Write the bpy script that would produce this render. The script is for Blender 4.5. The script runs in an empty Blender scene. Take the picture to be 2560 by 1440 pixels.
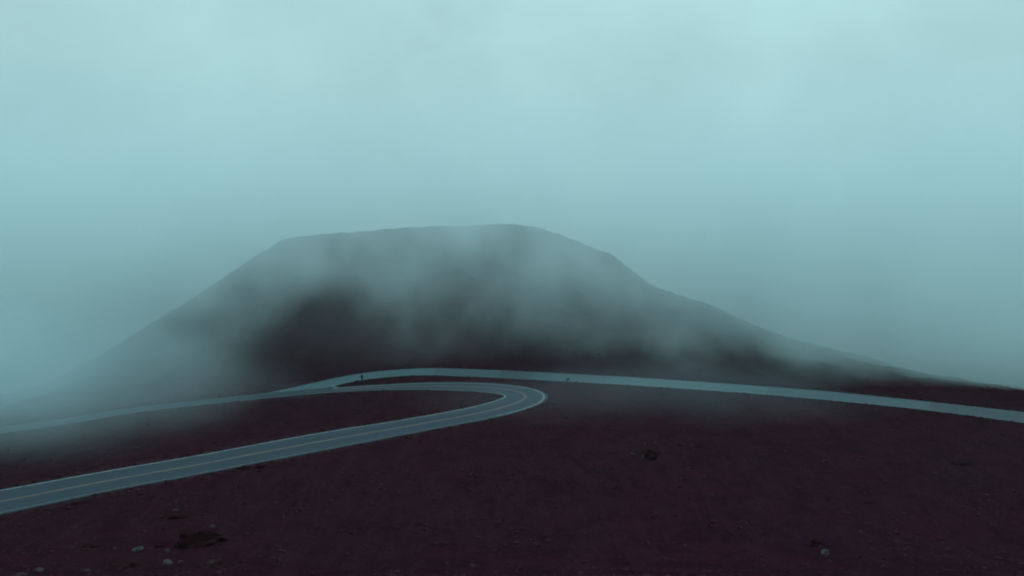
import bpy, math, random
import numpy as np
from mathutils import Vector, noise as mnoise

scene = bpy.context.scene
COL = scene.collection

# ------------------------------------------------------------------ camera
cam_data = bpy.data.cameras.new('camera')
cam_data.sensor_width = 36.0
cam_data.lens = 36.0 * 2009.0 / 2560.0
cam_data.clip_start = 0.1
cam_data.clip_end = 6000.0
cam = bpy.data.objects.new('camera', cam_data)
cam.location = (0, 0, 0)
cam.rotation_euler = (math.radians(90), 0, 0)
COL.objects.link(cam)
scene.camera = cam

# ------------------------------------------------------------------ sky (overcast dusk)
SUN_EL, SUN_AZ = math.radians(48), math.radians(28)      # azimuth measured from +Y towards +X
world = bpy.data.worlds.new('World')
scene.world = world
world.use_nodes = True
wn, wl = world.node_tree.nodes, world.node_tree.links
wn.clear()


def wmath(op, a, b=None, c=None, clamp=False):
    n = wn.new('ShaderNodeMath'); n.operation = op; n.use_clamp = clamp
    for i, v in enumerate((a, b, c)):
        if v is None: continue
        if isinstance(v, (int, float)): n.inputs[i].default_value = v
        else: wl.new(v, n.inputs[i])
    return n.outputs[0]


tc = wn.new('ShaderNodeTexCoord')
sep = wn.new('ShaderNodeSeparateXYZ'); wl.new(tc.outputs['Generated'], sep.inputs[0])
up = wmath('MAXIMUM', sep.outputs['Z'], -0.03)
lum = wmath('MULTIPLY_ADD', up, 0.58, 0.380)              # overcast law: zenith about three times the horizon
mp = wn.new('ShaderNodeMapping'); wl.new(tc.outputs['Generated'], mp.inputs['Vector'])
mp.inputs['Location'].default_value = (3.1, 0.4, 1.7)
mp.inputs['Scale'].default_value = (1.0, 1.0, 1.25)
nz = wn.new('ShaderNodeTexNoise'); wl.new(mp.outputs[0], nz.inputs['Vector'])
nz.inputs['Scale'].default_value = 4.6
nz.inputs['Detail'].default_value = 5.0
nz.inputs['Roughness'].default_value = 0.52
nz.inputs['Distortion'].default_value = 0.35
cl = wmath('MULTIPLY_ADD', nz.outputs['Fac'], 0.46, 0.77)
glow = wn.new('ShaderNodeVectorMath'); glow.operation = 'DOT_PRODUCT'      # thinner cloud where the light breaks through
wl.new(tc.outputs['Generated'], glow.inputs[0]); glow.inputs[1].default_value = Vector((0.284, 1.0, 0.184)).normalized()
gl = wmath('MULTIPLY', wmath('POWER', wmath('MAXIMUM', glow.outputs['Value'], 0.0), 260.0), 0.10)
glow2 = wn.new('ShaderNodeVectorMath'); glow2.operation = 'DOT_PRODUCT'
wl.new(tc.outputs['Generated'], glow2.inputs[0]); glow2.inputs[1].default_value = Vector((-0.318, 1.0, 0.204)).normalized()
gl = wmath('MULTIPLY_ADD', wmath('POWER', wmath('MAXIMUM', glow2.outputs['Value'], 0.0), 120.0), 0.05, gl)
lum2 = wmath('MULTIPLY', lum, wmath('ADD', cl, gl))
tint = wn.new('ShaderNodeVectorMath'); tint.operation = 'SCALE'
tint.inputs[0].default_value = (0.73, 1.175, 1.205)
wl.new(lum2, tint.inputs['Scale'])
sky = wn.new('ShaderNodeTexSky'); sky.sky_type = 'NISHITA'; sky.sun_disc = False
sky.sun_elevation = SUN_EL; sky.sun_rotation = SUN_AZ; sky.altitude = 2800
skm = wn.new('ShaderNodeVectorMath'); skm.operation = 'SCALE'; skm.inputs['Scale'].default_value = 0.004
wl.new(sky.outputs[0], skm.inputs[0])
add = wn.new('ShaderNodeVectorMath'); add.operation = 'ADD'
wl.new(tint.outputs[0], add.inputs[0]); wl.new(skm.outputs[0], add.inputs[1])
bg = wn.new('ShaderNodeBackground'); bg.inputs['Strength'].default_value = 1.0
wl.new(add.outputs[0], bg.inputs['Color'])
wo = wn.new('ShaderNodeOutputWorld'); wl.new(bg.outputs[0], wo.inputs['Surface'])

# ------------------------------------------------------------------ sun behind the cloud
sd = bpy.data.lights.new('sun', 'SUN'); sd.energy = 0.9; sd.angle = math.radians(25); sd.color = (0.85, 0.97, 1.0)
sun = bpy.data.objects.new('sun', sd); COL.objects.link(sun)
sdir = Vector((math.sin(SUN_AZ) * math.cos(SUN_EL), math.cos(SUN_AZ) * math.cos(SUN_EL), math.sin(SUN_EL)))
sun.rotation_euler = (-sdir).to_track_quat('-Z', 'Y').to_euler()

vs = scene.view_settings
vs.view_transform = 'Standard'; vs.look = 'None'; vs.exposure = 0.0; vs.gamma = 1.0
vs.use_curve_mapping = False
scene.cycles.volume_bounces = 2
scene.cycles.max_bounces = 6
scene.cycles.diffuse_bounces = 1
scene.cycles.volume_max_steps = 256
scene.cycles.use_denoising = True
scene.cycles.filter_width = 1.9
scene.cycles.use_adaptive_sampling = True
scene.cycles.adaptive_threshold = 0.03

rng = np.random.default_rng(7)
random.seed(7)


# ------------------------------------------------------------------ node helpers
class NT:
    def __init__(self, mat):
        mat.use_nodes = True
        self.n, self.l = mat.node_tree.nodes, mat.node_tree.links
        self.n.clear()
        self.out = self.n.new('ShaderNodeOutputMaterial')

    def put(self, sock, v):
        if isinstance(v, (int, float)): sock.default_value = v
        elif isinstance(v, tuple): sock.default_value = v
        else: self.l.new(v, sock)

    def m(self, op, a, b=None, c=None, clamp=False):
        n = self.n.new('ShaderNodeMath'); n.operation = op; n.use_clamp = clamp
        for i, v in enumerate((a, b, c)):
            if v is not None: self.put(n.inputs[i], v)
        return n.outputs[0]

    def noise(self, vec, scale, detail=4.0, rough=0.5, dist=0.0):
        n = self.n.new('ShaderNodeTexNoise'); self.l.new(vec, n.inputs['Vector'])
        n.inputs['Scale'].default_value = scale; n.inputs['Detail'].default_value = detail
        n.inputs['Roughness'].default_value = rough; n.inputs['Distortion'].default_value = dist
        return n.outputs['Fac']

    def mapping(self, vec, scale=(1, 1, 1), loc=(0, 0, 0)):
        n = self.n.new('ShaderNodeMapping'); self.l.new(vec, n.inputs['Vector'])
        n.inputs['Scale'].default_value = scale; n.inputs['Location'].default_value = loc
        return n.outputs[0]

    def step(self, v, lo, hi):
        n = self.n.new('ShaderNodeMapRange'); n.interpolation_type = 'SMOOTHSTEP'; n.clamp = True
        self.put(n.inputs['Value'], v)
        n.inputs['From Min'].default_value = lo; n.inputs['From Max'].default_value = hi
        return n.outputs[0]

    def mix(self, f, a, b):
        n = self.n.new('ShaderNodeMix'); n.data_type = 'RGBA'
        self.put(n.inputs['Factor'], f)
        self.put(n.inputs[6], a + (1,) if isinstance(a, tuple) else a)
        self.put(n.inputs[7], b + (1,) if isinstance(b, tuple) else b)
        return n.outputs[2]

    def pos(self):
        return self.n.new('ShaderNodeNewGeometry').outputs['Position']

    def uv(self):
        return self.n.new('ShaderNodeTexCoord').outputs['UV']

    def bsdf(self, col, rough, spec=0.3, bump=None, bstr=0.5, bdist=0.1):
        b = self.n.new('ShaderNodeBsdfPrincipled')
        self.put(b.inputs['Base Color'], col + (1,) if isinstance(col, tuple) else col)
        self.put(b.inputs['Roughness'], rough)
        b.inputs['Specular IOR Level'].default_value = spec
        if bump is not None:
            bp = self.n.new('ShaderNodeBump'); self.l.new(bump, bp.inputs['Height'])
            bp.inputs['Strength'].default_value = bstr; bp.inputs['Distance'].default_value = bdist
            self.l.new(bp.outputs[0], b.inputs['Normal'])
        self.l.new(b.outputs[0], self.out.inputs['Surface'])


def new_mat(name):
    m = bpy.data.materials.new(name); return m, NT(m)


def mat_cinder(name, ca, cb, cc):
    m, t = new_mat(name)
    p = t.pos()
    big = t.step(t.noise(p, 0.03, 5, 0.62), 0.38, 0.64)
    mid = t.step(t.noise(t.mapping(p, (1, 1, 1), (31, 7, 3)), 0.22, 7, 0.72), 0.38, 0.66)
    run = t.step(t.noise(t.mapping(p, (0.55, 0.10, 0.1), (3, 2, 1)), 1.0, 5, 0.65, 0.8), 0.45, 0.70)   # wash streaks down the slope
    fine = t.noise(p, 2.1, 5, 0.8)
    c = t.mix(big, ca, cb)
    c = t.mix(t.m('MULTIPLY', mid, 0.75), c, cc)
    c = t.mix(t.m('MULTIPLY', run, 0.45), c, (0.049, 0.016, 0.025))
    c = t.mix(t.m('MULTIPLY', t.step(fine, 0.56, 0.72), 0.65), c, (0.085, 0.042, 0.050))      # paler grit
    dk = t.step(t.noise(t.mapping(p, (1, 1, 1), (5, 55, 2)), 0.8, 6, 0.75), 0.55, 0.70)
    c = t.mix(t.m('MULTIPLY', dk, 0.75), c, (0.011, 0.003, 0.0045))                             # black clinker
    at = t.n.new('ShaderNodeAttribute'); at.attribute_name = 'verge'                            # road dust and gravel on the verge
    vg = t.m('MULTIPLY', at.outputs['Fac'], t.step(t.noise(p, 0.45, 5, 0.7), 0.36, 0.60))
    c = t.mix(t.m('MULTIPLY', vg, 0.8), c, (0.052, 0.030, 0.040))
    h = t.m('ADD', t.noise(p, 0.7, 7, 0.75), t.m('MULTIPLY', fine, 0.5))
    t.bsdf(c, 1.0, 0.0, h, 1.0, 0.9)
    return m


def mat_asphalt(name, base, streak=0.25, rough=0.62):
    m, t = new_mat(name)
    uv, p = t.uv(), t.pos()
    st = t.noise(t.mapping(uv, (0.010, 0.9, 1)), 1.0, 4, 0.65)       # wheel tracks run along the road
    st2 = t.noise(t.mapping(uv, (0.045, 0.30, 1), (3, 9, 0)), 1.0, 4, 0.6)
    gr = t.noise(p, 1.1, 6, 0.75)
    f = t.m('ADD', t.m('MULTIPLY', st, 0.6), t.m('MULTIPLY', st2, 0.4))
    f = t.step(t.m('ADD', f, t.m('MULTIPLY', t.m('SUBTRACT', gr, 0.5), 0.35)), 0.36, 0.64)
    lo = tuple(x * (1 - streak) for x in base); hi = tuple(x * (1 + streak) for x in base)
    c = t.mix(f, lo, hi)
    sep = t.n.new('ShaderNodeSeparateXYZ'); t.l.new(uv, sep.inputs[0])
    # sealed cracks that wander across the lanes
    w = t.m('MULTIPLY', t.m('SUBTRACT', t.noise(t.mapping(uv, (0.3, 0.3, 1), (1, 4, 0)), 1.0, 4, 0.6), 0.5), 9.0)
    cr = t.m('ABSOLUTE', t.m('SUBTRACT', t.m('FRACT', t.m('MULTIPLY', t.m('ADD', sep.outputs['X'], w), 0.083)), 0.5))
    cr = t.m('SUBTRACT', 1.0, t.step(cr, 0.004, 0.016))
    c = t.mix(t.m('MULTIPLY', cr, 0.45), c, tuple(x * 0.45 for x in base))
    # cinders tracked onto the edges
    dirt = t.m('MULTIPLY', t.step(t.m('ABSOLUTE', sep.outputs['Y']), 3.9, 5.1), t.step(t.noise(p, 0.6, 6, 0.75), 0.42, 0.62))
    c = t.mix(t.m('MULTIPLY', dirt, 0.8), c, (0.030, 0.012, 0.017))
    t.bsdf(c, t.m('MULTIPLY_ADD', st2, 0.35, rough - 0.17), 0.15, t.noise(p, 9, 4, 0.75), 0.3, 0.03)
    return m


def mat_paint(name, col, wear, under):
    m, t = new_mat(name)
    p = t.pos()
    w = t.step(t.noise(p, 0.9, 5, 0.7), 0.58 - wear, 0.70 - wear * 0.6)
    t.bsdf(t.mix(t.m('MULTIPLY', w, 0.75), col, under), 0.6, 0.35)
    return m


def mat_rock(name, a, b):
    m, t = new_mat(name)
    p = t.pos()
    f = t.step(t.noise(p, 1.6, 5, 0.65), 0.35, 0.68)
    t.bsdf(t.mix(f, a, b), 0.95, 0.03, t.noise(p, 4.0, 5, 0.7), 0.8, 0.2)
    return m


M = {}
M['cinder'] = mat_cinder('red_cinder', (0.041, 0.0088, 0.0158), (0.031, 0.0092, 0.0185), (0.019, 0.0050, 0.0095))
M['asphalt'] = mat_asphalt('grey_asphalt', (0.021, 0.033, 0.048), 0.24, 0.7)
M['asphalt_side'] = mat_asphalt('pale_asphalt', (0.037, 0.065, 0.082), 0.34, 0.55)
M['asphalt_side_dark'] = mat_asphalt('patched_asphalt', (0.022, 0.040, 0.054), 0.34, 0.55)
M['asphalt_side_light'] = mat_asphalt('worn_asphalt', (0.048, 0.088, 0.104), 0.32, 0.55)
M['white'] = mat_paint('white_road_paint', (0.20, 0.24, 0.25), 0.12, (0.06, 0.075, 0.09))
M['worn_white'] = mat_paint('worn_road_paint', (0.085, 0.095, 0.10), 0.14, (0.035, 0.046, 0.06))
M['tar'] = mat_paint('road_tar', (0.016, 0.026, 0.034), 0.10, (0.030, 0.050, 0.062))
M['yellow'] = mat_paint('yellow_road_paint', (0.150, 0.092, 0.048), 0.12, (0.05, 0.055, 0.065))
M['pale_rock'] = mat_rock('pale_rock', (0.085, 0.086, 0.09), (0.040, 0.024, 0.030))
M['grey_rock'] = mat_rock('grey_rock', (0.066, 0.046, 0.054), (0.032, 0.014, 0.019))
M['lava'] = mat_rock('dark_lava', (0.026, 0.0056, 0.0075), (0.012, 0.003, 0.0045))
M['pebble'] = mat_rock('cinder_stone', (0.060, 0.022, 0.030), (0.013, 0.004, 0.006))
m_, t_ = new_mat('sign_metal'); t_.bsdf(t_.mix(t_.noise(t_.pos(), 6, 4, 0.6), (0.020, 0.028, 0.036), (0.034, 0.044, 0.052)), 0.7, 0.2); M['sign'] = m_
m_, t_ = new_mat('weathered_post'); t_.bsdf(t_.mix(t_.noise(t_.pos(), 9, 4, 0.6), (0.020, 0.014, 0.018), (0.034, 0.024, 0.030)), 0.9, 0.1); M['post'] = m_


# ------------------------------------------------------------------ terrain functions
def smooth_table(xs, ys, lo, hi, n, sig):
    g = np.linspace(lo, hi, n); v = np.interp(g, xs, ys)
    k = int(3 * sig / (g[1] - g[0])) + 1
    w = np.exp(-0.5 * (np.arange(-k, k + 1) * (g[1] - g[0]) / sig) ** 2); w /= w.sum()
    pad = np.r_[v[0] + (v[1] - v[0]) * np.arange(-k, 0), v, v[-1] + (v[-1] - v[-2]) * np.arange(1, k + 1)]
    return g, np.convolve(pad, w, 'valid')


PG, PV = smooth_table([-200, -60, -12, 0, 4, 10, 20, 40, 60, 80, 90, 100, 112, 400],
                      [34, 14, -0.6, -1.75, -2.3, -4.4, -8.3, -15.6, -22.7, -29.1, -31.6, -32.7, -32.57, -0.6],
                      -200, 400, 2400, 2.5)


def z_base(Y):
    return np.interp(Y, PG, PV)


F0 = 2009.0
U = lambda px: (np.asarray(px, float) - 1280) / F0
SX, SY = zip((-1400, 1090), (-400, 1050), (0, 1000), (150, 945), (270, 882), (400, 800), (540, 712), (640, 642), (700, 605), (740, 592),
             (850, 586), (1000, 578), (1150, 569), (1290, 562), (1335, 570), (1430, 600), (1530, 640), (1590, 683), (1625, 714),
             (1780, 772), (2000, 853), (2300, 938), (2560, 985), (2900, 1030), (4000, 1090))
CG, CV = smooth_table(U(SX), (720 - np.array(SY)) / F0, -1.3, 1.3, 2000, 0.006)
FG, FV = smooth_table(U([-1400, -200, 0, 300, 547, 670, 841, 1077, 1345, 1853, 2560, 2900, 4000]),
                      [150, 155, 161, 175, 185, 191, 206, 218, 213, 199, 174, 166, 150], -1.3, 1.3, 1000, 0.03)


def fade(t):
    return t * t * (3 - 2 * t)


def vnoise(x, y, seed):
    xi = np.floor(x).astype(np.int64); yi = np.floor(y).astype(np.int64)
    xf = fade(x - xi); yf = fade(y - yi)

    def h(a, b):
        v = (a * 374761393 + b * 668265263 + seed * 974711) & 0xffffffff
        v = ((v ^ (v >> 13)) * 1274126177) & 0xffffffff
        return ((v ^ (v >> 16)) & 0xffff) / 65535.0 * 2 - 1
    return ((h(xi, yi) * (1 - xf) + h(xi + 1, yi) * xf) * (1 - yf) + (h(xi, yi + 1) * (1 - xf) + h(xi + 1, yi + 1) * xf) * yf)


def fbm(x, y, scale, octv, seed, gain=0.5):
    v = 0; a = 1; tot = 0
    for i in range(octv):
        v = v + a * vnoise(x / scale + 13.7 * i, y / scale - 7.1 * i, seed + i); tot += a
        a *= gain; scale /= 2.03
    return v / tot


def z_smooth(X, Y):
    X, Y = np.asarray(X, float), np.asarray(Y, float)
    z = z_base(Y)
    Ys = np.maximum(Y, 60); u = np.clip(X / Ys, -1.29, 1.29)
    Yf = np.interp(u, FG, FV); Yc = 235 + 110 * np.exp(-(u / 0.36) ** 2)
    el = np.interp(u, CG, CV); zc = el * Yc
    L = Yc - Yf
    t = np.clip((Y - Yf) / L, 0, 1)
    zf = z_base(Yf)
    h = (2 * t**3 - 3 * t**2 + 1) * zf + (t**3 - 2 * t**2 + t) * L * 0.111 + (-2 * t**3 + 3 * t**2) * zc + (t**3 - t**2) * L * el
    d = np.maximum(Y - Yc, 0)
    back = zc + el * d - 0.42 * d * d / (d + 45)
    back = np.where(back < -110, -110 - 60 * (1 - np.exp((back + 110) / 60)), back)
    z = np.where(Y > Yf, np.where(Y > Yc, back, h), z)
    return z, t


ROAD = [(-86.8, 110.96, 12.0), (-81.7, 114.92, 11.7), (-76.52, 118.93, 11.4), (-71.36, 122.86, 11.1), (-66.32, 126.79, 10.77), (-60.76, 130.72, 10.66), (-55.41, 134.31, 10.6), (-50.22, 138.01, 10.54), (-45.18, 141.84, 10.67), (-39.88, 145.69, 10.9), (-34.32, 149.7, 10.9), (-28.55, 153.58, 10.58), (-23.28, 157.05, 10.08), (-18.06, 160.64, 9.84), (-12.72, 164.35, 9.79), (-7.82, 167.99, 9.89), (-3.36, 171.96, 10.09), (0.46, 176.37, 10.14), (2.74, 180.56, 10.02), (2.9, 184.33, 9.97), (0.91, 187.8, 9.71), (-2.92, 190.26, 9.31), (-8.11, 191.89, 9.07), (-14.09, 192.76, 8.5), (-20.3, 192.93, 7.6), (-26.47, 192.41, 6.6), (-32.44, 191.34, 5.7), (-38.54, 189.91, 5.1), (-44.56, 188.14, 4.9), (-50.42, 185.89, 4.9), (-56.45, 183.37, 4.9), (-62.35, 180.53, 4.8), (-68.11, 177.63, 4.5), (-73.9, 174.63, 4.3), (-79.28, 171.49, 4.3), (-84.24, 167.79, 4.4), (-89.07, 163.22, 4.5), (-94.56, 159.36, 4.6), (-99.84, 155.72, 4.75), (-105.07, 151.87, 5.0)]
UT = [(-56.56, 186.29), (-52.78, 190.73), (-47.94, 196.96), (-44.15, 202.02), (-39.81, 206.12), (-35.21, 209.27), (-28.59, 211.97), (-21.54, 213.22), (-14.4, 212.72), (-3.67, 210.73), (6.74, 208.31), (22.4, 204.54), (34.64, 201.12), (55.45, 194.42), (74.53, 187.17), (91.25, 178.67), (107.87, 169.3), (121.49, 160.58)]
UB = [(-42.21, 193.17), (-40.27, 196.36), (-36.8, 199.26), (-32.28, 202.02), (-25.81, 204.17), (-20.67, 204.54), (-13.78, 203.62), (-3.51, 201.57), (6.45, 199.26), (21.43, 195.68), (33.13, 192.35), (53.11, 186.21), (71.29, 179.02), (87.44, 171.22), (102.73, 161.24), (115.35, 152.45)]


def spline(P, n=14):
    P = np.array(P, float); out = []
    Q = np.vstack([2 * P[0] - P[1], P, 2 * P[-1] - P[-2]])
    for i in range(1, len(Q) - 2):
        p0, p1, p2, p3 = Q[i - 1:i + 3]
        for t in np.linspace(0, 1, n, endpoint=False):
            out.append(0.5 * (2 * p1 + (p2 - p0) * t + (2 * p0 - 5 * p1 + 4 * p2 - p3) * t * t + (3 * p1 - p0 - 3 * p2 + p3) * t**3))
    out.append(Q[-2]); return np.array(out)


def extend(P, a, b):
    P = [np.array(p, float) for p in P]
    d0 = P[0] - P[1]; d0[2:] = 0; d0 /= np.linalg.norm(d0[:2])
    d1 = P[-1] - P[-2]; d1[2:] = 0; d1 /= np.linalg.norm(d1[:2])
    return np.array([P[0] + d0 * a, P[0] + d0 * a / 2] + P + [P[-1] + d1 * b / 2, P[-1] + d1 * b])


RC = spline(extend(ROAD, 40, 60), 10)                 # centre line: x, y, width
tan = np.gradient(RC[:, :2], axis=0); tan /= np.linalg.norm(tan, axis=1)[:, None]
RN = np.stack([-tan[:, 1], tan[:, 0]], 1)            # left of travel = inside of the bend
RS = np.r_[0, np.cumsum(np.linalg.norm(np.diff(RC[:, :2], axis=0), axis=1))]
ut = spline(UT, 8); ub = spline(UB, 8)


def resample(A, n):
    s = np.r_[0, np.cumsum(np.linalg.norm(np.diff(A, axis=0), axis=1))]
    t = np.linspace(0, s[-1], n)
    return np.stack([np.interp(t, s, A[:, i]) for i in range(2)], 1)


def near_road(X, Y):
    """signed gap to the nearest road edge in metres (negative on the road)"""
    d = np.full(X.shape, 99.0)
    sel = (Y > 70) & (Y < 225) & (np.abs(X) < 190)
    px, py = X[sel], Y[sel]; best = np.full(px.shape, 99.0)
    uc = resample(ut, 120); ubr = resample(ub, 500)
    pts = [(x, y, w / 2) for x, y, w in RC[::2]]
    for a in uc:
        j = np.argmin(np.linalg.norm(ubr - a, axis=1)); c = (a + ubr[j]) / 2
        pts.append((c[0], c[1], np.linalg.norm(a - ubr[j]) / 2))
    for x, y, r in pts:
        np.minimum(best, np.hypot(px - x, py - y) - r, out=best)
    d[sel] = best
    return d


def z_ground(X, Y, detail=True):
    z, t = z_smooth(X, Y)
    gap = near_road(X, Y)
    k = fade(np.clip((gap - 0.5) / 7.0, 0, 1))
    hill = fade(np.clip(t * 4, 0, 1))
    n = 0.55 * fbm(X, Y, 22, 3, 11) + 0.30 * fbm(X, Y, 5, 3, 31) + 0.20 * np.abs(fbm(X, Y, 1.9, 3, 57)) + 0.35 * (np.abs(fbm(X * 1.0, Y * 0.22, 6, 3, 83)) - 0.25)
    nh = 0.5 + 1.0 * fbm(X, Y, 34, 5, 71, 0.6) + 0.7 * np.abs(fbm(X, Y, 6, 4, 91, 0.6)) - 2.4 * np.abs(fbm(X, Y * 0.18, 17, 3, 41)) + 0.6
    z = z + k * n * (1 - hill * 0.5) + nh * hill * 0.8
    # shallow verge: a low windrow of cinders along the pavement, the bed under it cut a little
    z = z + 0.16 * np.exp(-((gap - 1.6) / 0.9) ** 2) * (0.6 + 0.7 * vnoise(X / 2.3, Y / 2.3, 5))
    z = z - 0.22 * (1 - fade(np.clip((gap + 0.7) / 0.9, 0, 1)))
    return z


def link(ob, parent=None, kind=None, label=None, cat=None, group=None):
    COL.objects.link(ob)
    if parent is not None: ob.parent = parent
    if kind: ob['kind'] = kind
    if label: ob['label'] = label
    if cat: ob['category'] = cat
    if group: ob['group'] = group
    return ob


def mesh_obj(name, verts, faces, mat, uvs=None, smooth=False):
    me = bpy.data.meshes.new(name)
    me.from_pydata([tuple(map(float, v)) for v in verts], [], faces)
    if uvs is not None:
        lay = me.uv_layers.new(name='UVMap')
        idx = np.empty(len(me.loops), dtype=np.int32); me.loops.foreach_get('vertex_index', idx)
        lay.data.foreach_set('uv', np.asarray(uvs, dtype=np.float32)[idx].ravel())
    me.materials.append(mat)
    if smooth: me.shade_smooth()
    return bpy.data.objects.new(name, me)


def grid_mesh(name, X, Y, Z, mask, mat, verge=None):
    """mesh of the grid cells chosen by mask (built from arrays)"""
    R, C = X.shape
    idx = np.arange(R * C).reshape(R, C)
    q = np.stack([idx[:-1, :-1], idx[:-1, 1:], idx[1:, 1:], idx[1:, :-1]], -1)[mask]
    used, inv = np.unique(q.ravel(), return_inverse=True)
    co = np.stack([X.ravel(), Y.ravel(), Z.ravel()], 1)[used]
    q = inv.reshape(-1, 4)
    me = bpy.data.meshes.new(name)
    me.vertices.add(len(co)); me.vertices.foreach_set('co', co.astype(np.float32).ravel())
    me.loops.add(q.size); me.loops.foreach_set('vertex_index', q.astype(np.int32).ravel())
    me.polygons.add(len(q)); me.polygons.foreach_set('loop_start', np.arange(0, q.size, 4, dtype=np.int32))
    me.update(calc_edges=True); me.validate()
    if verge is not None:
        me.attributes.new('verge', 'FLOAT', 'POINT').data.foreach_set('value', verge.ravel()[used].astype(np.float32))
    me.materials.append(mat); me.shade_smooth()
    return bpy.data.objects.new(name, me)


# ------------------------------------------------------------------ ground and hill (one height field, two sheets that meet edge to edge)
rows = np.unique(np.concatenate([np.linspace(-120, 60, 60), np.linspace(60, 130, 150), np.linspace(130, 225, 230),
                                 np.linspace(225, 360, 170), np.geomspace(360, 1000, 40)]).round(3))
ucol = np.concatenate([np.linspace(-1.25, -0.72, 70, endpoint=False), np.linspace(-0.72, 0.72, 720), np.linspace(0.72, 1.25, 71)[1:]])
GX = ucol[None, :] * np.sqrt(rows**2 + 45.0**2 * np.exp(-(rows / 60.0) ** 2) + 1)[:, None]
GY = np.repeat(rows[:, None], len(ucol), 1)
GZ = z_ground(GX, GY)
foot = np.interp(np.clip(GX / np.maximum(GY, 60), -1.29, 1.29), FG, FV)
cell_hill = (GY[:-1, :-1] > foot[:-1, :-1])
VERGE = np.clip(1 - near_road(GX, GY) / 2.6, 0, 1)
link(grid_mesh('ground', GX, GY, GZ, ~cell_hill, M['cinder'], VERGE), kind='structure')
link(grid_mesh('hill', GX, GY, GZ, cell_hill, M['cinder']), kind='structure')


def zg(x, y):
    return float(z_ground(np.array([x]), np.array([y]))[0])


# ------------------------------------------------------------------ main road with the hairpin
LIFT = 0.05


def zr(XY):
    return z_smooth(XY[:, 0], XY[:, 1])[0]


def strip(name, rails, lift, mat, vcoord, skirt=0.0, s=None):
    """sheet through a list of rails (n x 2 world points), draped on the graded bed"""
    n = len(rails[0]); k = len(rails)
    verts, uvs, faces = [], [], []
    s = RS if s is None else s
    for j, r in enumerate(rails):
        z = zr(r) + lift
        for i in range(n):
            verts.append((r[i][0], r[i][1], z[i])); uvs.append((s[i], vcoord[j]))
    for j in range(k - 1):
        for i in range(n - 1):
            faces.append((j * n + i, j * n + i + 1, (j + 1) * n + i + 1, (j + 1) * n + i))
    if skirt:
        for j in (0, k - 1):
            b = len(verts)
            for i in range(n):
                v = verts[j * n + i]; verts.append((v[0], v[1], v[2] - skirt)); uvs.append((s[i], vcoord[j]))
            for i in range(n - 1):
                f = (j * n + i, j * n + i + 1, b + i + 1, b + i)
                faces.append(f if j else f[::-1])
    return mesh_obj(name, verts, faces, mat, uvs, smooth=False)


def off(fr=None, m=None, shift=0.0):
    """rail at a fraction of the half width (or m metres in from an edge), + = inside of the bend"""
    d = fr * RC[:, 2] / 2 if m is None else np.sign(fr) * (RC[:, 2] / 2 - m)
    return RC[:, :2] + RN * (d + shift)[:, None]


edge_wob = {k: 0.20 * fbm(RC[:, 0] * k, RC[:, 1], 3.0, 3, 19) for k in (-1, 1)}
fr = (-1, -0.66, -0.33, 0, 0.33, 0.66, 1)
road = link(strip('road', [off(f, shift=edge_wob[f] if abs(f) == 1 else 0.0) for f in fr], LIFT, M['asphalt'], [f * 5 for f in fr], skirt=0.35), kind='structure')


def part_strip(name, r0, r1, mat, lift, parent, i0=0, i1=None, s=None):
    o = strip(name, [r0[i0:i1], r1[i0:i1]], lift, mat, [0, 0.2], s=RS[i0:i1] if s is None else s[i0:i1])
    return link(o, parent=parent)


def s_index(x, y):
    return int(np.argmin(np.hypot(RC[:, 0] - x, RC[:, 1] - y)))


i_nose = s_index(-43, 188.6)
thick = 1.0
# inner white edge line (far side of the near leg), outer white edge line, twin yellow centre lines
i_tip = s_index(0.9, 187.8)
part_strip('edge_line', off(1, m=0.25), off(1, m=0.52), M['white'], LIFT + 0.010, road, 0, i_tip + 4)
part_strip('edge_line', off(1, m=0.25), off(1, m=0.55), M['worn_white'], LIFT + 0.010, road, i_tip + 3, None)
part_strip('edge_line', off(-1, m=0.95), off(-1, m=0.68), M['white'], LIFT + 0.010, road, s_index(-6, 169.5), i_nose)
part_strip('edge_line', off(-1, m=0.92), off(-1, m=0.70), M['worn_white'], LIFT + 0.010, road, 0, s_index(-6, 169.5))
part_strip('edge_line', off(-1, m=0.30), off(-1, m=0.12), M['worn_white'], LIFT + 0.010, road, i_nose + 57, None)
for a, b in ((-0.27, -0.07), (0.07, 0.27)):
    part_strip('centre_line', RC[:, :2] + RN * b, RC[:, :2] + RN * a, M['yellow'], LIFT + 0.010, road, 0, i_nose)

# ------------------------------------------------------------------ side road that joins at the junction, laid in sections
main_out = off(-1)                                    # far edge of the main road left of the junction
i_merge = s_index(-56, 183)
low_rail = np.vstack([main_out[i_nose:i_merge + 6][::-1], ])
low = np.vstack([low_rail[:-1], spline([tuple(low_rail[-1])] + UB[1:], 10)])
low = resample(low, 400); top = resample(np.vstack([[low[0]], ut]), 400)
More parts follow.
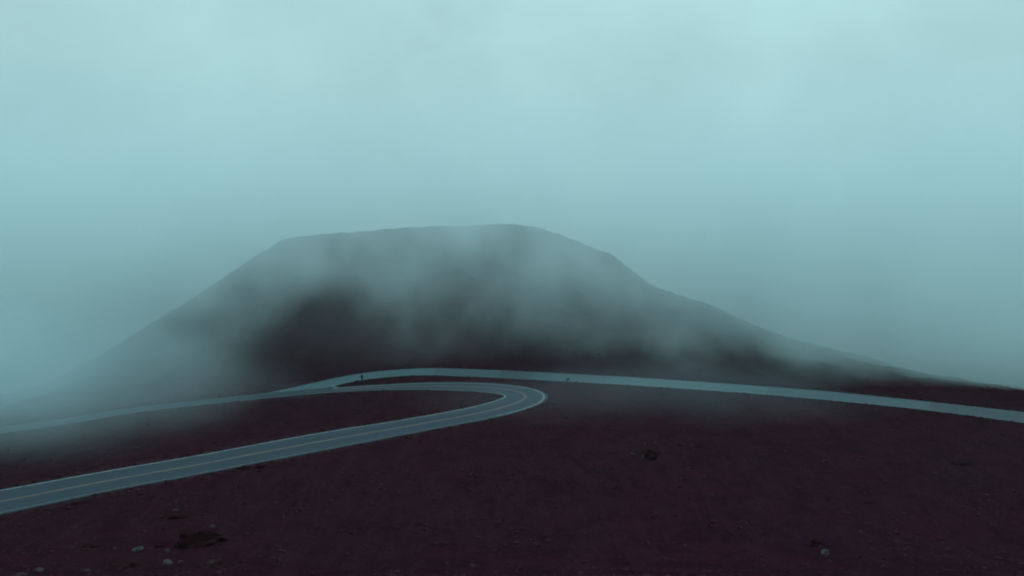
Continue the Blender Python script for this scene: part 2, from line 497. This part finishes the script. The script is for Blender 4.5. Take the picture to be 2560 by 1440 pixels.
# pair rails so that cross lines run square to the road: pair by projected arc along the far edge
pairs_b = []
j0 = 0
tt = np.gradient(top, axis=0); tt /= np.linalg.norm(tt, axis=1)[:, None]
for i in range(400):
    rel = low - top[i]
    along = np.abs(rel @ tt[i]) + 0.25 * np.linalg.norm(rel, axis=1)
    along[:j0] = 1e9; along[j0 + 25:] = 1e9
    j0 = int(np.argmin(along)); pairs_b.append(low[j0])
pb = np.array(pairs_b)
for _ in range(10):
    pb[1:-1] = 0.25 * pb[:-2] + 0.5 * pb[1:-1] + 0.25 * pb[2:]
SS = np.r_[0, np.cumsum(np.linalg.norm(np.diff(top, axis=0), axis=1))]
side = link(bpy.data.objects.new('side_road', None), kind='structure')
seam_top = [(-19.7, 212.9), (-2.6, 210.4), (5.9, 208.5), (24.5, 204.0), (61.6, 192.2), (92.6, 178.0)]
cuts = [0] + [int(np.argmin(np.hypot(top[:, 0] - x, top[:, 1] - y))) for x, y in seam_top] + [399]
tone = ['asphalt_side_light', 'asphalt_side', 'asphalt_side_dark', 'asphalt_side', 'asphalt_side_light', 'asphalt_side', 'asphalt_side_dark']
for k in range(len(cuts) - 1):
    a, b = cuts[k], cuts[k + 1] + 1
    rails = []
    for f in (0, 0.25, 0.5, 0.75, 1.0):
        rails.append((top[a:b] * (1 - f) + pb[a:b] * f))
    o = strip('pavement_section', rails, LIFT + (0.012 if k % 2 else 0.006), M[tone[k]], [-5, -2.5, 0, 2.5, 5], skirt=0.3, s=SS[a:b])
    link(o, parent=side)
for c in cuts[1:-1]:                                   # tarred joints between the sections
    dv = (top[c] - top[c - 1]) / np.linalg.norm(top[c] - top[c - 1])
    line = np.array([top[c] * (1 - f) + pb[c] * f for f in np.linspace(0.02, 0.98, 8)])
    link(strip('joint', [line, line + dv * 0.32], LIFT + 0.02, M['tar'], [0, 0.3], s=np.arange(8.0)), parent=side)
r = lambda f: top * (1 - f) + pb * f
i_w = int(np.argmin(np.hypot(top[:, 0] + 36, top[:, 1] - 209)))
part_strip('edge_line', r(0.035), r(0.06), M['asphalt_side_light'], LIFT + 0.022, side, 40, None, s=SS)
part_strip('edge_line', r(0.965), r(0.94), M['asphalt_side_light'], LIFT + 0.022, side, i_w, None, s=SS)
# white nose of the island at the junction
ns = np.array([(-41.6, 191.2), (-42.3, 191.5), (-42.9, 192.2), (-43.3, 193.2)])
nd = np.array([0.35, 0.3])
o = strip('nose_line', [ns, ns + nd], LIFT + 0.03, M['white'], [0, 0.3], s=np.arange(4.0)); link(o, parent=side)


# ------------------------------------------------------------------ rocks
def rock_mesh(name, seed, mat, sub=2, rough=0.45, sq=(1, 1, 0.7), cuts_n=9):
    import bmesh
    bm = bmesh.new(); bmesh.ops.create_icosphere(bm, subdivisions=sub, radius=1.0)
    r_ = random.Random(seed)
    planes = []
    for _ in range(cuts_n):
        v = Vector((r_.gauss(0, 1), r_.gauss(0, 1), r_.gauss(0, 1))).normalized(); planes.append((v, r_.uniform(0.55, 0.92)))
    for v in bm.verts:
        p = v.co.copy()
        for nrm, d in planes:
            e = p.dot(nrm) - d
            if e > 0: p -= nrm * e
        p *= 1 + rough * 0.45 * mnoise.noise(p * 1.7 + Vector((seed, 0, 3)))
        p *= 1 + rough * 0.25 * mnoise.noise(p * 4.1 + Vector((seed, 9, 3)))
        v.co = Vector((p.x * sq[0], p.y * sq[1], p.z * sq[2]))
    me = bpy.data.meshes.new(name); bm.to_mesh(me); bm.free()
    me.materials.append(mat)
    return me


def rock(name, label, x, y, w, d, h, mat, seed, rot=0.0, tilt=0.0, sink=0.25, sub=3, group=None):
    me = rock_mesh(name, seed, M[mat], sub=sub, rough=1.0 if mat == 'lava' else 0.6, sq=(w / 1.6, d / 1.6, h / 1.4))
    o = bpy.data.objects.new(name, me)
    o.rotation_euler = (0, tilt, rot)
    o.location = (x, y, zg(x, y) + h * (0.5 - sink) * 0.8)
    return link(o, label=label, cat='rock', group=group)


def px(x, y):
    """where the sight line of a noted picture point meets the smooth ground (used only to note positions)"""
    u, e = (x - 1280) / F0, (720 - y) / F0
    Y = np.linspace(60, 230, 4000); z, _ = z_smooth(u * Y, Y)
    k = int(np.argmax(z > e * Y)); return float(u * Y[k]), float(Y[k])


PALE = 'pale rocks lying on the red cinder slope'
DARK = 'dark lava rocks on the red cinder slope'
S = [  # x, y, width, depth, height, material, tilt, rot, label
    (342, 1378, 1.5, 0.9, 0.75, 'pale_rock', -0.45, 0.3, 'pale slab tilted up to the right, left of the dark lava outcrop'),
    (418, 1376, 0.8, 0.7, 0.55, 'grey_rock', 0, 0.9, 'small grey rock just below the dark lava outcrop'),
    (418, 1406, 1.05, 0.9, 0.8, 'pale_rock', -0.2, 0.2, 'brightest pale rock of the bottom left scatter'),
    (451, 1404, 0.8, 0.7, 0.55, 'grey_rock', 0, 1.4, 'grey rock touching the right side of the brightest pale rock'),
    (528, 1410, 1.2, 0.8, 0.7, 'grey_rock', -0.3, 0.5, 'grey rock below the right end of the dark lava outcrop'),
    (219, 1426, 0.7, 0.6, 0.45, 'grey_rock', 0, 0.1, 'small grey rock near the bottom edge between two wider rock clusters'),
    (96, 1427, 1.1, 0.8, 0.6, 'grey_rock', 0, 0.7, 'greyish purple rock in the bottom left corner'),
    (52, 1437, 1.2, 0.8, 0.6, 'grey_rock', 0.1, 1.2, 'low grey rock cut by the bottom left picture edge'),
    (405, 1297, 0.6, 0.5, 0.45, 'grey_rock', 0, 0.4, 'small grey stone left of the thin dark lava rock below the road'),
    (440, 1281, 0.9, 0.6, 0.35, 'grey_rock', 0, 0.4, 'flat grey stone capping the thin dark lava rock below the road'),
    (530, 1326, 0.7, 0.6, 0.6, 'grey_rock', 0, 0.4, 'grey stone against the upper right of the dark lava outcrop'),
    (1583, 1138, 1.0, 0.6, 0.4, 'pale_rock', 0.35, 0.1, 'pale flat stone left of the round dark rock on the right slope'),
    (1607, 1149, 0.35, 0.35, 0.7, 'pale_rock', 0, 0.1, 'narrow upright pale stone touching the round dark rock on the right slope'),
    (1639, 1110, 0.5, 0.4, 0.35, 'pale_rock', 0.2, 0.3, 'small pale stone above the round dark rock on the right slope'),
    (1612, 1118, 0.35, 0.35, 0.5, 'pale_rock', 0.2, 0.3, 'thin pale stone left of and below the topmost pale stone'),
    (1374, 1099, 0.6, 0.5, 0.45, 'pale_rock', 0.3, 0.3, 'lone pale stone on the slope below the hairpin bend'),
    (1731, 1116, 0.5, 0.5, 0.4, 'grey_rock', 0, 0.3, 'grey stone right of the two small dark rocks'),
    (2062, 1389, 1.1, 0.9, 0.85, 'pale_rock', -0.15, 0.6, 'bright pale rock alone at bottom right'),
    (2073, 1407, 0.5, 0.5, 0.4, 'grey_rock', 0, 0.3, 'small brownish stone just below the bright bottom right rock'),
    (1903, 1398, 0.5, 0.4, 0.5, 'grey_rock', 0, 0.3, 'faint grey stone left of the bright bottom right rock'),
    (940, 1246, 0.4, 0.3, 0.45, 'grey_rock', 0, 0.3, 'lone grey stone on the middle foreground slope'),
    (2061, 1155, 0.8, 0.5, 0.3, 'grey_rock', 0, 0.3, 'flat grey stone alone on the right slope below the side road'),
]
for i, (x, y, w, d, h, mt, tl, ro, lab) in enumerate(S):
    X, Y = px(x, y)
    rock('rock', lab, X, Y, w * 0.88, d * 0.88, h * 0.8, mt, 100 + i, ro, tl, group=PALE)
D = [
    (492, 1362, 4.8, 2.6, 2.3, 0.05, 0.25, 'largest dark lava outcrop, among the pale rocks at bottom left'),
    (545, 1350, 2.6, 1.6, 1.0, 0.1, 0.1, 'low dark lava rock on the right foot of the large outcrop'),
    (443, 1297, 2.4, 1.2, 0.8, 0.0, 0.1, 'thin dark lava rock between the road and the large outcrop'),
    (232, 1370, 2.2, 1.1, 0.7, 0.1, 0.2, 'low dark lava rock left of the tilted pale slab'),
    (405, 1364, 1.5, 1.0, 0.8, 0.0, 0.6, 'small dark lava rock at the left foot of the large outcrop'),
    (328, 1414, 1.9, 1.1, 0.9, 0.0, 0.3, 'dark lava rock left of the brightest pale rock'),
    (548, 1416, 1.8, 1.0, 0.7, 0.0, 0.3, 'dark lava rock at the bottom edge right of the scatter'),
    (1628, 1152, 2.6, 1.8, 1.9, 0.0, 0.5, 'round dark rock among pale stones on the right slope'),
    (1700, 1119, 1.1, 0.8, 0.7, 0.0, 0.3, 'left one of two small dark rocks on the right slope'),
    (1748, 1117, 0.8, 0.7, 0.6, 0.0, 0.3, 'right one of two small dark rocks on the right slope'),
    (2040, 1362, 1.7, 1.2, 1.0, 0.1, 0.3, 'dark rock up left of the bright bottom right rock'),
    (2400, 1160, 2.4, 1.5, 1.3, 0.0, 0.3, 'lone dark rock far right below the side road'),
    (610, 1174, 1.9, 1.0, 0.8, 0.0, 0.3, 'left one of a pair of dark rocks on the near road verge'),
    (650, 1170, 1.5, 0.9, 0.9, 0.0, 0.3, 'right one of a pair of dark rocks on the near road verge'),
    (1440, 957.5, 0.7, 0.6, 0.55, 0.0, 0.3, 'tiny dark rock on the side road verge beside the low sign'),
]
for i, (x, y, w, d, h, tl, ro, lab) in enumerate(D):
    X, Y = px(x, y)
    rock('lava_rock', lab, X, Y, w, d, h * 0.85, 'lava', 200 + i, ro, tl, sink=0.38, group=DARK)


# ------------------------------------------------------------------ loose cinder stones (uncountable)
def scatter(name, label, X, Y, size, mat):
    base = [rock_mesh('tmp', 300 + k, mat, sub=1, cuts_n=5) for k in range(4)]
    shapes = [(np.array([v.co[:] for v in m.vertices]), np.array([p.vertices[:] for p in m.polygons])) for m in base]
    for m in base: bpy.data.meshes.remove(m)
    Z = z_ground(X, Y); V, Fc, o = [], [], 0
    for i in range(len(X)):
        v, f = shapes[i % 4]; a = rng.uniform(0, 6.28); c, s = math.cos(a), math.sin(a); k = size[i]
        q = v * np.array([k * rng.uniform(0.7, 1.3), k * rng.uniform(0.7, 1.3), k * rng.uniform(0.6, 1.1)])
        q = np.stack([q[:, 0] * c - q[:, 1] * s + X[i], q[:, 0] * s + q[:, 1] * c + Y[i], q[:, 2] + Z[i] + 0.15 * k], 1)
        V.append(q); Fc.append(f + o); o += len(v)
    V = np.concatenate(V); Fc = np.concatenate(Fc)
    me = bpy.data.meshes.new(name)
    me.vertices.add(len(V)); me.vertices.foreach_set('co', V.astype(np.float32).ravel())
    me.loops.add(Fc.size); me.loops.foreach_set('vertex_index', Fc.astype(np.int32).ravel())
    me.polygons.add(len(Fc)); me.polygons.foreach_set('loop_start', np.arange(0, Fc.size, 3, dtype=np.int32))
    me.update(calc_edges=True); me.materials.append(mat)
    return link(bpy.data.objects.new(name, me), kind='stuff', label=label, cat='stones')


n = 46000
Y = 70 * (215 / 70) ** rng.uniform(0, 1, n) if False else rng.uniform(72, 216, n)
X = rng.uniform(-0.8, 0.8, n) * Y
g = near_road(X, Y)
dens = vnoise(X / 14, Y / 14, 77) + 0.6 * vnoise(X / 4, Y / 4, 78)
keep = (g > 0.5) & (rng.uniform(-0.6, 1.0, n) < dens + 0.25)
X, Y = X[keep], Y[keep]
size = 0.05 + 0.085 * rng.pareto(2.4, len(X)); size = np.minimum(size, 0.45)
scatter('loose_stones', 'loose red brown cinder stones strewn over the slope', X, Y, size, M['pebble'])
# clinker pushed to the verge along both roads
idx = rng.integers(0, len(RC), 2600); sd_ = rng.choice([-1, 1], 2600)
d_ = RC[idx, 2] / 2 + 0.45 + rng.exponential(0.7, 2600)
P1 = RC[idx, :2] + RN[idx] * (sd_ * d_)[:, None] + rng.normal(0, 0.4, (2600, 2))
tn = np.gradient(top, axis=0); tn /= np.linalg.norm(tn, axis=1)[:, None]; tn = np.stack([-tn[:, 1], tn[:, 0]], 1)
i2 = rng.integers(0, 400, 1800); P2 = top[i2] + tn[i2] * (0.5 + rng.exponential(0.7, 1800))[:, None]
i3 = rng.integers(0, 400, 1400); P3 = pb[i3] - tn[i3] * (0.5 + rng.exponential(0.7, 1400))[:, None]
P = np.vstack([P1, P2, P3]); g = near_road(P[:, 0], P[:, 1]); P = P[g > 0.25]
size = np.minimum(0.08 + 0.09 * rng.pareto(2.2, len(P)), 0.42)
scatter('verge_clinker', 'dark clinker pushed to the verges along both roads', P[:, 0], P[:, 1], size, M['lava'])
n = 2600
Y = rng.uniform(225, 352, n); X = rng.uniform(-0.5, 0.5, n) * Y
size = np.minimum(0.15 + 0.12 * rng.pareto(2.4, n), 0.8)
scatter('hill_stones', 'scattered stones on the face and rim of the hill', X, Y, size, M['pebble'])


# ------------------------------------------------------------------ signs
def box(verts, faces, cx, cy, cz, sx, sy, sz):
    b = len(verts)
    for dz in (-1, 1):
        for dx, dy in ((-1, -1), (1, -1), (1, 1), (-1, 1)):
            verts.append((cx + dx * sx / 2, cy + dy * sy / 2, cz + dz * sz / 2))
    for f in ((3, 2, 1, 0), (4, 5, 6, 7), (0, 1, 5, 4), (1, 2, 6, 5), (2, 3, 7, 6), (3, 0, 4, 7)):
        faces.append(tuple(b + i for i in f))


def solid(name, boxes, mat, parent, rot=None, bevel=0.012):
    v, f = [], []
    for bx in boxes: box(v, f, *bx)
    o = mesh_obj(name, v, f, mat)
    md = o.modifiers.new('bevel', 'BEVEL'); md.width = bevel; md.segments = 2
    if rot: o.rotation_euler = rot
    return link(o, parent=parent)


def root(name, x, y, rz, label):
    e = bpy.data.objects.new(name, None); e.location = (x, y, zg(x, y) - 0.05); e.rotation_euler = (0, 0, rz)
    return link(e, label=label, cat='sign')


e = root('road_sign', -36.2, 194.0, 0.15, 'tall dark road sign on a thick post in the island at the junction')
solid('post', [(0, 0, 0.78, 0.24, 0.16, 1.60)], M['post'], e)
solid('sign_panel', [(-0.03, -0.12, 2.02, 0.56, 0.04, 0.88)], M['sign'], e)
solid('bracket', [(-0.03, -0.045, 1.72, 0.30, 0.10, 0.10)], M['post'], e)
e = root('low_road_sign', 13.7, 197.0, -0.25, 'low dark sign with a slanted plate on the verge of the side road')
solid('post', [(-0.32, 0, 0.32, 0.09, 0.09, 0.72)], M['post'], e)
pl = solid('sign_panel', [(0.0, 0, 0.0, 0.92, 0.04, 0.44)], M['sign'], e)
pl.location = (0.02, -0.07, 0.78); pl.rotation_euler = (0, -0.22, 0)


# ------------------------------------------------------------------ fog
def volume_mat(name, rate, col=(0.835, 0.966, 0.99)):
    m, t = new_mat(name)
    pv = t.n.new('ShaderNodeVolumePrincipled')
    pv.inputs['Color'].default_value = col + (1,)
    pv.inputs['Anisotropy'].default_value = 0.15
    t.l.new(pv.outputs[0], t.out.inputs['Volume'])
    m.cycles.volume_step_rate = rate
    return m, t, pv


def closed_box(name, lo, hi, mat):
    v, f = [], []
    box(v, f, *[(a + b) / 2 for a, b in zip(lo, hi)], *[b - a for a, b in zip(lo, hi)])
    return mesh_obj(name, v, f, mat)


HAZE = 0.00007
m, t, pv = volume_mat('haze', 1.0)
pv.inputs['Density'].default_value = HAZE
link(closed_box('haze', (-1300, -160, -175), (1300, 1040, 95), m), kind='stuff', label='thin even mist filling the air over the slopes', cat='haze')


def gauss(t, sx, c, r):
    """soft ball of world radius r (x, y, z) about c"""
    s = None
    for ax in range(3):
        d = t.m('MULTIPLY', t.m('SUBTRACT', sx[ax], float(c[ax])), 1.0 / r[ax])
        d = t.m('MULTIPLY', d, d); s = d if s is None else t.m('ADD', s, d)
    return t.m('POWER', 2.718, t.m('MULTIPLY', s, -1.0))


# cloud lying over the hill
m, t, pv = volume_mat('hill_fog', 0.6)
p = t.pos(); sx = t.n.new('ShaderNodeSeparateXYZ'); t.l.new(p, sx.inputs[0]); sx = sx.outputs
n1 = t.m('SUBTRACT', t.noise(t.mapping(p, (1, 1, 1.3), (17, 3, 0)), 0.022, 3, 0.55, 0.6), 0.5)
n2 = t.m('SUBTRACT', t.noise(t.mapping(p, (1, 0.8, 0.55), (5, 40, 9)), 0.05, 3, 0.6, 0.0), 0.5)
x2 = t.m('MULTIPLY', sx[0], sx[0])
base = t.m('MULTIPLY_ADD', x2, -0.0014, -32.0)
hh = t.m('SUBTRACT', sx[2], base)
hh = t.m('ADD', hh, t.m('MULTIPLY', n1, 30.0))
hh = t.m('ADD', hh, t.m('MULTIPLY', n2, 36.0))
hh = t.m('SUBTRACT', hh, t.m('MULTIPLY', gauss(t, sx, (-55, 258, -8), (19, 60, 17)), 66.0))
hh = t.m('ADD', hh, t.m('MULTIPLY', gauss(t, sx, (-96, 240, -8), (42, 65, 24)), 28.0))
hh = t.m('ADD', hh, t.m('MULTIPLY', gauss(t, sx, (8, 270, -6), (50, 60, 13)), 20.0))
hh = t.m('ADD', hh, t.m('MULTIPLY', gauss(t, sx, (125, 200, -28), (45, 45, 14)), 22.0))
low = t.step(hh, -8.0, 24.0)
n3 = t.noise(t.mapping(p, (1, 0.6, 0.8), (50, 4, 2)), 0.045, 3, 0.62, 0.0)
low = t.m('MULTIPLY', low, t.m('MULTIPLY_ADD', t.step(n3, 0.34, 0.66), 1.10, 0.48))
low = t.m('MAXIMUM', low, 0.20)
front = t.step(t.m('ADD', t.m('ADD', sx[1], t.m('MULTIPLY', t.m('ABSOLUTE', sx[0]), 0.36)), t.m('MULTIPLY', n1, 50.0)), 206.0, 250.0)
top_ = t.step(t.m('ADD', sx[2], t.m('MULTIPLY', n1, 30.0)), 84.0, 12.0)
dn = t.m('MULTIPLY', t.m('MULTIPLY', low, front), top_)
pv.inputs['Density'].default_value = 0
thick = t.m('MULTIPLY_ADD', gauss(t, sx, (-100, 225, -12), (34, 60, 24)), 1.0, 1.0)
thick = t.m('MULTIPLY_ADD', gauss(t, sx, (85, 235, -10), (50, 60, 26)), 0.8, thick)
t.l.new(t.m('MULTIPLY', t.m('MULTIPLY', dn, thick), 0.0142), pv.inputs['Density'])
link(closed_box('fog_bank', (-290, 190, -60), (290, 430, 88), m), kind='stuff', label='ragged cloud draped over the top and flanks of the hill', cat='fog')


def ball_fog(name, label, c, r, dens, rate, nscale, namp, stretch=(1, 1, 1), col=(0.835, 0.966, 0.99)):
    import bmesh
    m, t, pv = volume_mat(name + '_air', rate, col)
    p = t.pos(); sx = t.n.new('ShaderNodeSeparateXYZ'); t.l.new(p, sx.inputs[0]); sx = sx.outputs
    s = None
    for ax in range(3):
        d = t.m('MULTIPLY', t.m('SUBTRACT', sx[ax], float(c[ax])), 1.0 / r[ax])
        d = t.m('MULTIPLY', d, d); s = d if s is None else t.m('ADD', s, d)
    rr = t.m('SQRT', s)
    nn = t.m('SUBTRACT', t.noise(t.mapping(p, stretch, (9, 2, 4)), nscale, 3, 0.55, 0.0), 0.5)
    f = t.step(t.m('ADD', rr, t.m('MULTIPLY', nn, namp)), 0.95, 0.25)
    f = t.m('MULTIPLY', f, t.step(rr, 1.0, 0.8))
    pv.inputs['Density'].default_value = 0
    t.l.new(t.m('MULTIPLY', f, dens), pv.inputs['Density'])
    bm = bmesh.new(); bmesh.ops.create_icosphere(bm, subdivisions=3, radius=1.03)
    for v in bm.verts: v.co = Vector((v.co.x * r[0] + c[0], v.co.y * r[1] + c[1], v.co.z * r[2] + c[2]))
    me = bpy.data.meshes.new(name); bm.to_mesh(me); bm.free(); me.materials.append(m)
    return link(bpy.data.objects.new(name, me), kind='stuff', label=label, cat='fog')


ball_fog('fog_bank', 'thick fog swallowing the road at the far left', (-160, 176, -24), (125, 85, 30), 0.042, 0.9, 0.025, 0.45, col=(0.74, 0.905, 0.955))
ball_fog('mist_wisp', 'thin wisp of mist over the slope right of the hairpin', (32, 180, -25), (62, 32, 11), 0.0055, 0.9, 0.035, 1.2, col=(0.74, 0.93, 1.0))
ball_fog('fog_bank', 'fog drifting over the low tail of the hill at the far right', (152, 222, -27), (85, 46, 24), 0.045, 0.9, 0.025, 0.6, col=(0.84, 0.97, 0.985))
